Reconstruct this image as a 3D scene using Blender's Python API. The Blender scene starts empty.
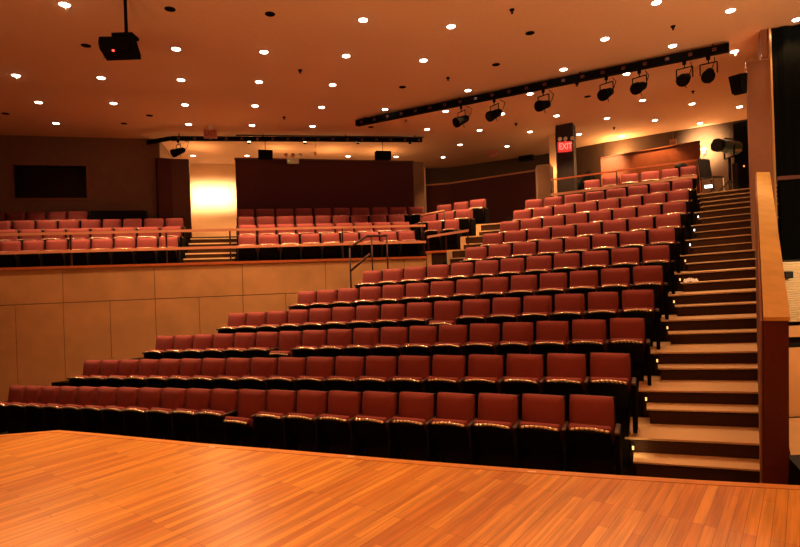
import bpy, bmesh, math, random
from mathutils import Vector, Matrix
random.seed(7)
SC = bpy.context.scene
COL = SC.collection

# ------------------------------------------------------------------ survey helpers
# Heights are metres relative to the viewer's eye; x right, y into the hall.
F, ROLL, CX, CY = 540.0, 0.035, 400.0, 273.5
CR, SR = math.cos(ROLL), math.sin(ROLL)
def ray(u, v):
    a, b = u - CX, v - CY
    return Vector(((CR*a - SR*b)/F, 1.0, -(SR*a + CR*b)/F))
def at_depth(u, v, y): return ray(u, v)*y
def at_height(u, v, z):
    r = ray(u, v); return r*(z/r.z)
A_ROW, B_BAL = 0.431, 0.247
U = Vector((math.cos(A_ROW), -math.sin(A_ROW), 0)); W = Vector((math.sin(A_ROW), math.cos(A_ROW), 0))   # along / up the raked rows
E = Vector((math.cos(B_BAL), math.sin(B_BAL), 0)); N = Vector((-math.sin(B_BAL), math.cos(B_BAL), 0))     # along / behind the balcony front
KZ = 0.0489                                                                                               # cross fall of the raked floor
def at_w(u, v, w):
    r = ray(u, v); return r*(w/(r.dot(W)))
def at_n(u, v, n):
    r = ray(u, v); return r*(n/(r.dot(N)))
def TW(t, w, z=0.0): p = U*t + W*w; return Vector((p.x, p.y, z))
def EN(e, n, z=0.0): p = E*e + N*n; return Vector((p.x, p.y, z))
STAGE, CEIL = -1.72, 4.35

# ------------------------------------------------------------------ materials
MATS = {}
def new_mat(name):
    m = bpy.data.materials.new(name); m.use_nodes = True; MATS[name] = m
    nt = m.node_tree; b = nt.nodes['Principled BSDF']; return m, nt, b
def mat(name, col, rough=0.6, metal=0.0, var=0.0, scale=20.0, spec=0.5, bump=0.0, sheen=0.0):
    m, nt, b = new_mat(name)
    b.inputs['Base Color'].default_value = (*col, 1); b.inputs['Roughness'].default_value = rough
    b.inputs['Metallic'].default_value = metal; b.inputs['Specular IOR Level'].default_value = spec
    if sheen: b.inputs['Sheen Weight'].default_value = sheen
    if var or bump:
        tc = nt.nodes.new('ShaderNodeTexCoord'); n = nt.nodes.new('ShaderNodeTexNoise')
        n.inputs['Scale'].default_value = scale; n.inputs['Detail'].default_value = 4
        nt.links.new(tc.outputs['Object'], n.inputs['Vector'])
        if var:
            mr = nt.nodes.new('ShaderNodeMapRange'); mr.inputs[1].default_value = 0.25; mr.inputs[2].default_value = 0.75
            mr.inputs[3].default_value = 1 - var; mr.inputs[4].default_value = 1 + var
            mx = nt.nodes.new('ShaderNodeVectorMath'); mx.operation = 'SCALE'; mx.inputs[0].default_value = col
            nt.links.new(n.outputs['Fac'], mr.inputs[0]); nt.links.new(mr.outputs[0], mx.inputs['Scale'])
            nt.links.new(mx.outputs['Vector'], b.inputs['Base Color'])
        if bump:
            bp = nt.nodes.new('ShaderNodeBump'); bp.inputs['Strength'].default_value = bump; bp.inputs['Distance'].default_value = 0.01
            nt.links.new(n.outputs['Fac'], bp.inputs['Height']); nt.links.new(bp.outputs['Normal'], b.inputs['Normal'])
    return m
def emit(name, col, strength, base=(.8, .8, .8)):
    m, nt, b = new_mat(name)
    b.inputs['Base Color'].default_value = (*base, 1)
    b.inputs['Emission Color'].default_value = (*col, 1); b.inputs['Emission Strength'].default_value = strength
    return m
def wood_strip(name, c1, c2, ang, width, length, rough, spec=0.5):
    m, nt, b = new_mat(name)
    tc = nt.nodes.new('ShaderNodeTexCoord'); mp = nt.nodes.new('ShaderNodeMapping')
    mp.inputs['Rotation'].default_value = (0, 0, -ang)
    br = nt.nodes.new('ShaderNodeTexBrick'); br.offset = 0.37; br.offset_frequency = 3
    br.inputs['Color1'].default_value = (*c1, 1); br.inputs['Color2'].default_value = (*c2, 1)
    br.inputs['Mortar'].default_value = (c2[0]*.45, c2[1]*.45, c2[2]*.45, 1)
    br.inputs['Scale'].default_value = 1; br.inputs['Mortar Size'].default_value = 0.0015; br.inputs['Bias'].default_value = -0.1
    br.inputs['Brick Width'].default_value = length; br.inputs['Row Height'].default_value = width
    mp2 = nt.nodes.new('ShaderNodeMapping'); mp2.inputs['Scale'].default_value = (1.2, 22, 1)
    nz = nt.nodes.new('ShaderNodeTexNoise'); nz.inputs['Scale'].default_value = 1.4; nz.inputs['Detail'].default_value = 6
    mr = nt.nodes.new('ShaderNodeMapRange'); mr.inputs[1].default_value = .3; mr.inputs[2].default_value = .7; mr.inputs[3].default_value = .72; mr.inputs[4].default_value = 1.2
    mx = nt.nodes.new('ShaderNodeVectorMath'); mx.operation = 'SCALE'
    L = nt.links.new
    L(tc.outputs['Object'], mp.inputs['Vector']); L(mp.outputs['Vector'], br.inputs['Vector']); L(mp.outputs['Vector'], mp2.inputs['Vector'])
    L(mp2.outputs['Vector'], nz.inputs['Vector']); L(nz.outputs['Fac'], mr.inputs[0]); L(br.outputs['Color'], mx.inputs[0]); L(mr.outputs[0], mx.inputs['Scale'])
    L(mx.outputs['Vector'], b.inputs['Base Color']); b.inputs['Roughness'].default_value = rough; b.inputs['Specular IOR Level'].default_value = spec
    return m

M_STAGE = wood_strip('stage_maple', (.70, .345, .055), (.47, .165, .020), math.atan2(.8, .6), .072, 1.0, .30, .5)
M_NOSE = mat('maple_nosing', (.58, .25, .045), .34, var=.12, scale=9)
M_FABRIC = mat('burgundy_fabric', (.26, .061, .062), .85, var=.12, scale=90, bump=.15, spec=.2)
M_BLACK = mat('black_plastic', (.006, .0055, .0055), .6, spec=.2)
M_MATTE = mat('matte_black_metal', (.004, .0035, .0035), .9, spec=.05)
M_RIM = mat('polished_pan_rim', (.95, .86, .70), .2, metal=.9)
M_ARM = mat('dark_armrest', (.06, .03, .02), .4)
M_CARPET = mat('black_carpet', (.012, .009, .008), .95, var=.2, scale=60, spec=.1)
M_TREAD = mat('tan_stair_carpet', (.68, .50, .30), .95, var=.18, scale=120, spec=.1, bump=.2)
M_RISER = mat('shaded_stair_carpet', (.06, .032, .02), .95, var=.2, scale=80, spec=.1)  # stair carpet again, with the risers' shade put into its colour
M_CEIL = mat('painted_ceiling', (.80, .50, .32), .9, var=.04, scale=30, spec=.1)
M_PANEL = mat('tan_wall_panel', (.72, .42, .19), .7, var=.16, scale=1.6, spec=.2)
M_SEAM = mat('dark_seam', (.10, .04, .02), .8)
M_CAP = mat('red_oak_cap', (.62, .17, .06), .35, var=.15, scale=14)
M_RAIL = mat('bronze_rail', (.85, .42, .28), .24, metal=.45)
M_DARKRAIL = mat('dark_bronze_post', (.045, .016, .012), .6, metal=.1, spec=.2)
M_BOOTH = mat('tan_booth_wall', (.20, .11, .06), .85, var=.08, scale=6)
M_MAROON = mat('maroon_acoustic_panel', (.085, .028, .026), .9, var=.15, scale=40, spec=.1)
M_BROWNP = mat('brown_acoustic_panel', (.12, .055, .04), .9, var=.12, scale=30, spec=.1)
M_LITWALL = mat('cream_wall', (.78, .50, .27), .8, var=.04, scale=3)
M_PILLAR = mat('red_brown_pillar', (.25, .10, .05), .7, var=.06, scale=10)
M_OAKTOP = mat('oak_parapet_top', (.70, .45, .13), .45, var=.12, scale=5)
M_OAKDARK = mat('dark_red_parapet', (.11, .02, .014), .5, var=.15, scale=25)
M_BRASS = mat('brass_corner', (.80, .50, .22), .35, metal=.5)
M_DRAPE = mat('black_drape', (.0035, .0042, .004), .95, var=.3, scale=12, spec=.03)
M_GLASS = mat('dark_window_glass', (.003, .003, .003), .03, spec=.28)
M_LOUVER = mat('cream_louver', (.70, .60, .40), .6)
M_BACKW = mat('brown_back_wall', (.065, .034, .018), .85, var=.08, scale=6)
M_WOODB = mat('orange_wood_panel', (.22, .055, .012), .45, var=.18, scale=7)
M_WHITE = mat('white_paint', (.75, .68, .55), .6)
M_PAPER = mat('white_paper', (.9, .9, .88), .8)
M_STEEL = mat('grey_green_metal', (.07, .15, .17), .45, metal=.2)
M_FRAME = mat('brown_window_frame', (.22, .09, .05), .5)
M_TRIM = mat('light_oak_trim', (.55, .22, .09), .5)
M_LENS = emit('downlight_lens', (1.0, .84, .66), 18.0)
M_RING = mat('downlight_ring', (.75, .62, .5), .4)
M_HOLE = mat('unlit_downlight', (.006, .004, .003), .9, spec=.03)
M_RED = emit('red_exit_face', (1.0, .05, .035), .8, (.25, .01, .01))
M_REDL = emit('pale_exit_letters', (1.0, .45, .30), .9, (.3, .1, .08))
M_DULLEXIT = mat('dull_exit_face', (.50, .20, .12), .6)
M_DULLLET = mat('exit_letters', (.30, .03, .02), .6)
M_LED = emit('red_led', (1.0, .02, .02), 6)
M_GLED = emit('green_led', (.5, 1.0, .1), 2)
M_AMBER = emit('amber_step_lens', (1.0, .55, .15), 1.6)
M_COOL = emit('white_step_lens', (.85, .93, 1.0), 4)
M_SCONCE = emit('sconce_glow', (1.0, .78, .45), 14)
M_ORANGELED = emit('orange_led', (1.0, .25, .05), 3)
M_TAPE = mat('pale_tape', (.8, .6, .4), .7)

# ------------------------------------------------------------------ mesh builder
class MB:
    def __init__(s): s.bm = bmesh.new(); s.mi = 0
    def _f(s, vs, smooth=False):
        try: f = s.bm.faces.new(vs); f.material_index = s.mi; f.smooth = smooth; return f
        except ValueError: return None
    def hexa(s, p):                       # 4 bottom (ccw) + 4 top
        v = [s.bm.verts.new(q) for q in p]
        for q in ((3,2,1,0), (4,5,6,7), (0,1,5,4), (1,2,6,5), (2,3,7,6), (3,0,4,7)): s._f([v[k] for k in q])
        return v
    def box(s, c, size, rot=None, bev=0.0, seg=2):
        R = rot if rot is not None else Matrix.Identity(3)
        c = Vector(c); h = Vector(size)*.5
        pts = [c + R @ Vector((sx*h.x, sy*h.y, sz*h.z)) for sz in (-1, 1) for sx, sy in ((-1,-1), (1,-1), (1,1), (-1,1))]
        v = s.hexa(pts)
        if bev:
            es = list({e for q in v for e in q.link_edges})
            r = bmesh.ops.bevel(s.bm, geom=es, offset=bev, segments=seg, profile=.5, affect='EDGES')
            for f in r['faces']: f.material_index = s.mi; f.smooth = True
        return s
    def prism(s, pts, z0, z1):            # horizontal polygon, counter-clockwise; z may be functions of (x, y)
        f0 = z0 if callable(z0) else (lambda x, y: z0); f1 = z1 if callable(z1) else (lambda x, y: z1)
        a = [s.bm.verts.new((p[0], p[1], f0(p[0], p[1]))) for p in pts]; b = [s.bm.verts.new((p[0], p[1], f1(p[0], p[1]))) for p in pts]
        s._f(list(reversed(a))); s._f(b)
        for i in range(len(pts)):
            j = (i+1) % len(pts); s._f([a[i], a[j], b[j], b[i]])
        return s
    def wall(s, a, b, z0, z1, th):        # upright slab from a to b, thickness away from the viewer
        a = Vector((a[0], a[1], 0)); b = Vector((b[0], b[1], 0)); d = (b-a).normalized(); n = Vector((-d.y, d.x, 0))*th
        s.hexa([a+Vector((0,0,z0)), b+Vector((0,0,z0)), b+n+Vector((0,0,z0)), a+n+Vector((0,0,z0)),
                a+Vector((0,0,z1)), b+Vector((0,0,z1)), b+n+Vector((0,0,z1)), a+n+Vector((0,0,z1))]); return s
    def cyl(s, p0, p1, r0, r1=None, seg=16, cap=True, smooth=True):
        r1 = r0 if r1 is None else r1
        p0, p1 = Vector(p0), Vector(p1); d = (p1-p0).normalized()
        a = d.orthogonal().normalized(); b = d.cross(a)
        r = [[s.bm.verts.new(p + (a*math.cos(2*math.pi*k/seg) + b*math.sin(2*math.pi*k/seg))*q) for k in range(seg)] for p, q in ((p0, r0), (p1, r1))]
        for k in range(seg):
            j = (k+1) % seg; s._f([r[0][k], r[0][j], r[1][j], r[1][k]], smooth)
        if cap: s._f(list(reversed(r[0]))); s._f(r[1])
        return s
    def tube(s, pts, r, seg=8):
        for p, q in zip(pts[:-1], pts[1:]): s.cyl(p, q, r, seg=seg)
        return s
    def ellip(s, c, rad, seg=16, rings=8, rot=None):
        m = Matrix.Translation(Vector(c)) @ ((rot or Matrix.Identity(3)).to_4x4()) @ Matrix.Diagonal((*rad, 1))
        r = bmesh.ops.create_uvsphere(s.bm, u_segments=seg, v_segments=rings, radius=1, matrix=m)
        for v in r['verts']:
            for f in v.link_faces: f.smooth = True; f.material_index = s.mi
        return s
    def build(s, name, mats, parent=None, loc=None):
        bmesh.ops.recalc_face_normals(s.bm, faces=s.bm.faces)
        me = bpy.data.meshes.new(name); s.bm.to_mesh(me); s.bm.free()
        for m in (mats if isinstance(mats, (list, tuple)) else [mats]): me.materials.append(m)
        o = bpy.data.objects.new(name, me); COL.objects.link(o)
        if parent: o.parent = parent
        if loc is not None: o.location = loc
        return o
def tag(o, label, cat, group=None, kind=None):
    o['label'] = label; o['category'] = cat
    if group: o['group'] = group
    if kind: o['kind'] = kind
    return o
def thing(name, label, cat, loc=(0, 0, 0), rz=0.0, group=None):
    o = bpy.data.objects.new(name, None); COL.objects.link(o); o.empty_display_size = .1
    o.location = loc; o.rotation_euler = (0, 0, rz); return tag(o, label, cat, group)
def struct(o, label=None):
    o['kind'] = 'structure'
    if label: o['label'] = label
    return o
def copy_tree(o, parent=None):
    c = o.copy(); COL.objects.link(c)
    if parent: c.parent = parent
    for ch in list(o.children): copy_tree(ch, c)
    return c
def lamp(name, kind, loc, energy, col, size=.08, parent=None, target=None, angle=120, blend=.6):
    l = bpy.data.lights.new(name, kind); l.energy = energy; l.color = col
    if kind in ('POINT', 'SPOT'): l.shadow_soft_size = size
    if kind == 'SPOT': l.spot_size = math.radians(angle); l.spot_blend = blend
    o = bpy.data.objects.new(name, l); COL.objects.link(o); o.location = loc
    if target is not None:
        o.rotation_euler = (Vector(target) - Vector(loc)).to_track_quat('-Z', 'Y').to_euler()
    if parent: o.parent = parent
    return o
ORD = ['zeroth', 'first', 'second', 'third', 'fourth', 'fifth', 'sixth', 'seventh', 'eighth', 'ninth', 'tenth', 'eleventh', 'twelfth', 'thirteenth',
       'fourteenth', 'fifteenth', 'sixteenth', 'seventeenth', 'eighteenth', 'nineteenth', 'twentieth', 'twenty-first', 'twenty-second', 'twenty-third']
WARM = (1.0, .50, .205)

# ------------------------------------------------------------------ raked seating: survey of the eleven rows
# row: (z of back tops at x = 0, w, seat boundaries in the picture, a picture height on the row)
GAPS = {
1: [11,25,42,60,78,96.2,117,138,161,185.5,210,236.7,265.5,295,326,360,397,434.5,475.7,519.5,567,616.5],
2: [85,102.5,121,140,160,181,202,226.2,250.7,278,307,336,366,398.7,432.5,468,506,546,588.7,632.5],
3: [157,176,195,215,236,257.5,281,304,329,355,382.5,411.5,440.6,471,503.7,537,572,609,646.5],
4: [228.7,247,267.5,288.7,309.7,332.7,357,382,407.5,435,464,494,525,555.6,588,621,655.6],
5: [298,316.7,337.5,359.5,382.5,406,430.6,456.5,483,511,540,570,601,632,664],
6: [362.5,382.5,404,427,451,475,500.6,526.5,554,582,611,642,670.6],
7: [464.5,488,512.5,538,565,592.5,619,648,676],
8: [482,503.5,527,551.5,576.6,603,628,655,681.5],
9: [499,520,542.7,565.6,589,613,637.5,662,687],
10: [512.5,532,553.7,575.6,598.7,621,643,667,689.6],
11: [524.5,543.5,564,585,606,628,649.5,671.5,693.5]}
RZ = {1:-1.533, 2:-1.193, 3:-.889, 4:-.557, 5:-.218, 6:.120, 7:.450, 8:.767, 9:1.081, 10:1.413, 11:1.753}
RW_ = {1:6.357, 2:7.152, 3:8.25, 4:9.145, 5:10.01, 6:10.855, 7:11.706, 8:12.587, 9:13.507, 10:14.43, 11:15.356}
RY = {1:(384.5, 394.5), 2:(359, 352), 3:(336, 316.5), 4:(313.5, 289), 5:(292.5, 265), 6:(270.5, 245), 7:(247, 228), 8:(234, 213.5), 9:(221, 202), 10:(210, 191), 11:(200, 180)}
SEAT_H, SEAT_W = 0.92, 0.53
RW_[12] = 17.0
FOOT = .04                            # the supports stop this far above the seat origin
def floor_z(i, x): return RZ[i] - SEAT_H + FOOT + KZ*x
def tb_row(i):                       # seat boundaries along the row (metres)
    g = GAPS[i]; y0, y1 = RY[i]; out = []
    for u in g:
        k = (u - g[0])/(g[-1] - g[0]); out.append(at_w(u, y0 + (y1-y0)*k, RW_[i]).dot(U))
    n = len(out)
    lin = [out[0] + (out[-1]-out[0])*k/(n-1) for k in range(n)]
    return [a*.6 + b*.4 for a, b in zip(out, lin)]

# ------------------------------------------------------------------ one theatre seat (prototype), facing -y
def make_seat(name, tip=60, slump=0.0):
    root = thing(name, 'x', 'seat')
    w = SEAT_W
    rec = Matrix.Rotation(math.radians(-9), 3, 'X')
    m = MB(); c = Vector((0, -.055, .66)); hx, hz, th = .236, .258, .075   # backrest: slightly crowned pad
    R = rec; nx, nz = 6, 6
    vf, vb = {}, {}
    for i in range(nx+1):
        for j in range(nz+1):
            a, b = -1 + 2*i/nx, -1 + 2*j/nz
            px = hx*a; pz = hz*b
            if abs(a) == 1 and abs(b) == 1: px *= .965; pz *= .97
            crown = .022*(1-a*a)*(1-b*b) + .010
            ed = .5 if (abs(a) == 1 or abs(b) == 1) else 1
            vf[i, j] = m.bm.verts.new(c + R @ Vector((px, -th*.5*ed - crown*ed, pz)))
            vb[i, j] = m.bm.verts.new(c + R @ Vector((px, th*.5, pz)))
    for i in range(nx):
        for j in range(nz):
            m._f([vf[i,j], vf[i+1,j], vf[i+1,j+1], vf[i,j+1]], True); m._f([vb[i,j+1], vb[i+1,j+1], vb[i+1,j], vb[i,j]])
    for i in range(nx):
        m._f([vf[i,nz], vf[i+1,nz], vb[i+1,nz], vb[i,nz]]); m._f([vf[i+1,0], vf[i,0], vb[i,0], vb[i+1,0]])
    for j in range(nz):
        m._f([vf[0,j], vf[0,j+1], vb[0,j+1], vb[0,j]]); m._f([vf[nx,j+1], vf[nx,j], vb[nx,j], vb[nx,j+1]])
    m.build('backrest', M_FABRIC, root)
    m = MB(); m.box(c + R @ Vector((0, .055, -.02)), (.496, .03, .56), R, .012); m.build('back_shell', M_BLACK, root)
    # tipped-up cushion
    a = math.radians(tip); hinge = Vector((0, -.13, .30 - slump)); fw = Vector((0, -math.cos(a), math.sin(a))); up = Vector((0, math.sin(a), math.cos(a)))
    Rc = Matrix(((1, 0, 0), (0, -fw.y, up.y), (0, -fw.z, up.z)))
    Rc = Matrix((Vector((1,0,0)), -fw, up)).transposed()
    L = .39
    m = MB(); m.box(hinge + fw*(L*.5) + up*.03, (.445, L, .075), Rc, .03, 3); m.build('seat_cushion', M_FABRIC, root)
    m = MB(); m.box(hinge + fw*(L*.49) - up*.028, (.43, L*.96, .04), Rc, .015, 2); pan = m.build('seat_pan', M_BLACK, root)
    m = MB(); pts = []
    for k in range(9):
        q = -1 + k/4; pts.append(hinge + fw*(L + .004 - .028*q*q) - up*.022 + Vector((q*.205, 0, 0)))
    m.tube(pts, .021, 8); m.build('pan_rim', M_RIM, pan)
    for sx in (-1,):
        m = MB(); m.box((sx*w*.5, -.19, .31), (.03, .30, .54), None, .008, 1); m.build('side_support', M_BLACK, root)
        m = MB(); m.box((sx*w*.5, -.21, .60), (.048, .34, .035), None, .012, 2); m.build('armrest', M_ARM, root)
    m = MB(); m.box((0, -.05, .19), (.40, .06, .30), None, .01, 1); m.build('pedestal', M_BLACK, root)
    return root
SEAT0 = make_seat('theater_seat')
SEAT1 = make_seat('theater_seat', tip=46, slump=.02)         # the few cushions hanging half open
used = {0: False, 1: False}
def place_seat(pos, rz, sx, label, group, slump=False, left_end=False, right_end=False):
    k = 1 if slump else 0; src = SEAT1 if slump else SEAT0
    if used[k]: s = copy_tree(src)
    else: s = src; used[k] = True
    s.location = pos; s.rotation_euler = (0, 0, rz); s.scale = (sx, 1, 1)
    tag(s, label, 'seat', group)
    return s
END_ME = None
def end_panel(seat):
    global END_ME
    if END_ME is None:
        m = MB(); m.box((SEAT_W*.5 + .01, -.14, .32), (.05, .44, .56), None, .012, 2); o = m.build('end_panel', M_MATTE, seat)
        m = MB(); m.box((SEAT_W*.5 + .01, -.21, .615), (.055, .36, .035), None, .012, 2); p = m.build('armrest', M_ARM, seat)
        END_ME = (o.data, p.data); return
    for nm, me in zip(('end_panel', 'armrest'), END_ME):
        o = bpy.data.objects.new(nm, me); COL.objects.link(o); o.parent = seat

ends_r = {}; ends_l = {}
later = []
for i in range(1, 12):
    tb = tb_row(i); ends_l[i], ends_r[i] = tb[0], tb[-1]
    n = len(tb) - 1
    rn = 'front row' if i == 1 else ORD[i] + ' row from the stage'
    for k in range(n):
        t = (tb[k] + tb[k+1])/2; p = TW(t, RW_[i]); p.z = floor_z(i, p.x) - FOOT
        j = n - k
        lab = ('%s burgundy folding seat from the stair aisle in the %s' % (ORD[j], rn)) if j > 1 else 'burgundy folding seat right beside the stair aisle in the %s' % rn
        slump = (i, k) in ((1, 11), (3, 6), (4, 9))
        if slump: lab = lab.replace('folding', 'half-open')
        later.append((p, -A_ROW, (tb[k+1]-tb[k])/SEAT_W, lab, 'seats in the ' + rn, slump, k == n-1))
# ------------------------------------------------------------------ row twelve behind the rail
row12 = [(584,600,180),(602.5,619.5,177),(621,638.5,174),(640.5,659.5,171.5),(661,678.5,169),(680,696,166.5)]
z12 = []
for k, (u0, u1, v) in enumerate(row12):
    a, b = at_w(u0, v, 17.0), at_w(u1, v, 17.0); t = (a.dot(U)+b.dot(U))/2; p = TW(t, 17.0); p.z = (a.z+b.z)/2 - SEAT_H
    z12.append(p.z - KZ*p.x)
    lab = 'burgundy folding seat behind the upper handrail, %s of that railed row from the right' % ('first' if k == 5 else ORD[6-k])
    later.append((p, -A_ROW, (b.dot(U)-a.dot(U))/SEAT_W*1.08, lab, 'seats behind the upper handrail', False, k == 5))
RZ[12] = sum(z12)/6 + SEAT_H - FOOT
# ------------------------------------------------------------------ balcony rows
NF = 13.577                                                # balcony front
BAL = {'front': (15.03, 1.12, [-6.72,-6.18,-5.69,-5.19,-4.68,-4.17,-3.65,-3.13,-2.61,-2.11], [-.65,-.14,.45,.99,1.55,2.10,2.64,3.22,3.74,4.28]),
       'second': (15.81, 1.465, [-6.6,-6.05,-5.50,-4.97,-4.39,-3.83,-3.26,-2.69,-2.13], [-.66,-.14,.39,.93,1.49,2.06,2.62,3.21,3.76,4.36]),
       'third': (16.59, 1.78, [-7.05,-6.50,-5.94,-5.40,-4.85,-4.31,-3.79,-3.26,-2.69,-2.17], [-.71,-.18,.39,.96,1.54,2.08,2.65,3.23,3.83,4.41]),
       'back': (17.37, 2.11, [-7.47,-6.95,-6.44,-5.93,-5.41,-4.85], [-.73,-.20,.41,1.0,1.59,2.2,2.8,3.45,4.05,4.7,5.3])}
BT = .009
for nm, (nn, z, lb, rb) in BAL.items():
    for side, bb in (('left', lb), ('center', rb)):
        n = len(bb) - 1
        for k in range(n):
            e = (bb[k]+bb[k+1])/2; p = EN(e, nn, z - SEAT_H + BT*(e+6))
            if side == 'left':
                j = n - k; lab = '%s red folding seat from the balcony steps, %s row of left balcony block' % (ORD[j] if j > 1 else 'nearest', nm)
            else:
                j = k + 1; lab = '%s red folding seat from the balcony steps, %s row of center balcony block' % (ORD[j] if j > 1 else 'nearest', nm)
            later.append((p, B_BAL, (bb[k+1]-bb[k])/SEAT_W, lab, 'seats in the %s row of the %s balcony block' % (nm, side), False, k == n-1))
# balcony wing, turned like the raked rows
WING = [(14.35, [(428,441.8,221),(445,459.2,219.7)], 'lower'), (15.15, [(420,436.5,213.5),(438,454.5,211.8),(455.5,473,209.5)], 'middle'), (15.95, [(437,451.7,204.8),(454,468.7,202),(470,486.3,199.5)], 'upper')]
wing_f = []
for w, ss, nm in WING:
    zs = []
    for k, (u0, u1, v) in enumerate(ss):
        a, b = at_w(u0, v, w), at_w(u1, v, w); t = (a.dot(U)+b.dot(U))/2; p = TW(t, w); p.z = (a.z+b.z)/2 - SEAT_H; zs.append(p.z)
        later.append((p, -A_ROW, (b.dot(U)-a.dot(U))/SEAT_W*1.06, '%s red seat from the right in the %s row of the small balcony wing' % (ORD[len(ss)-k] if k < len(ss)-1 else 'first', nm), 'seats in the balcony wing', False, k == len(ss)-1))
    wing_f.append((w, sum(zs)/len(zs), max(at_w(s[1], s[2], w).dot(U) for s in ss)))
# all non-end seats first, then end panels
placed = []
for p, rz, sx, lab, grp, sl, endr in later:
    placed.append((place_seat(p, rz, sx, lab, grp, sl), endr))
for s, endr in placed:
    if endr: end_panel(s)

# ------------------------------------------------------------------ stage
edge = [(-9.0, 5.2), (-4.73, 6.30), (-4.11, 6.41), (-3.5, 6.2), (-2.16, 5.70), (-1.05, 5.33), (-.06, 4.99), (.81, 4.71), (1.6, 4.47), (2.32, 4.27), (2.92, 4.12), (4.2, 3.86), (8, 3.2)]
m = MB(); m.prism([(-9, -7), (8, -7)] + list(reversed(edge)), STAGE-1.0, STAGE)
struct(m.build('floor_stage', M_STAGE), 'orange maple strip stage floor with a curved front edge')
m = MB(); bo = [Vector((x, y, 0)) for x, y in edge[1:]]; bi = []
for k, q in enumerate(bo):
    d = (bo[min(k+1, len(bo)-1)] - bo[max(k-1, 0)]).normalized(); bi.append(q + Vector((d.y, -d.x, 0))*.085 if k else q + Vector((-.02, -.085, 0)))
for k in range(len(bo)-1):
    m.hexa([Vector((q.x, q.y, z)) for z in (STAGE-.03, STAGE+.004) for q in (bi[k], bi[k+1], bo[k+1], bo[k])])
struct(m.build('trim_stage_edge', M_NOSE), 'plain maple border along the stage edge')
for u, v in ((213, 446.5), (351, 455.8), (531, 470.8)):
    p = at_height(u, v, STAGE); q = MB(); q.box(p + Vector((0, -.03, .003)), (.07, .03, .004), Matrix.Rotation(-.3, 3, 'Z'))
    tag(q.build('tape_mark', M_TAPE), 'small pale tape mark at the stage edge, %s of three' % ('leftmost' if u < 300 else 'middle' if u < 400 else 'rightmost'), 'tape', 'tape marks on the stage edge')

# ------------------------------------------------------------------ house floor and raked tiers
m = MB(); m.prism([(-13, 2), (3.7, 2), (3.7, 5.1), (5.9, 8.5), (6, 9), (-13, 13)], -3.5, lambda x, y: RZ[1]-SEAT_H+KZ*x-.002)
struct(m.build('floor_house', M_CARPET), 'black carpeted floor in front of the first row')
def wall_t(w): return (NF - (W*w).dot(N))/U.dot(N)          # where a row line meets the balcony front
def stair_z(i, x): return floor_z(i, x) - (.044 if i == 2 else 0)
def riser_w(i): return RW_[i-1] + {2: .42, 3: .49, 4: .30, 5: .42}.get(i, .36)
def main_left(w): return -.371 + .1687*(w - 6.357) + .04
PN, PF, PNR, PFR = at_depth(763, 317, 5.0), at_depth(756.7, 172, 9.8), at_depth(788.7, 317, 5.0), at_depth(769.5, 172, 9.8)   # parapet top corners
PAR0 = Vector((PN.x, PN.y, 0)); PARD = (Vector((PF.x, PF.y, 0)) - PAR0).normalized()
PARN = Vector((PARD.y, -PARD.x, 0))
def par_t(w):                                                # parapet on a row line
    s = (w - PAR0.dot(W))/PARD.dot(W); return (PAR0 + PARD*s).dot(U)
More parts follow.
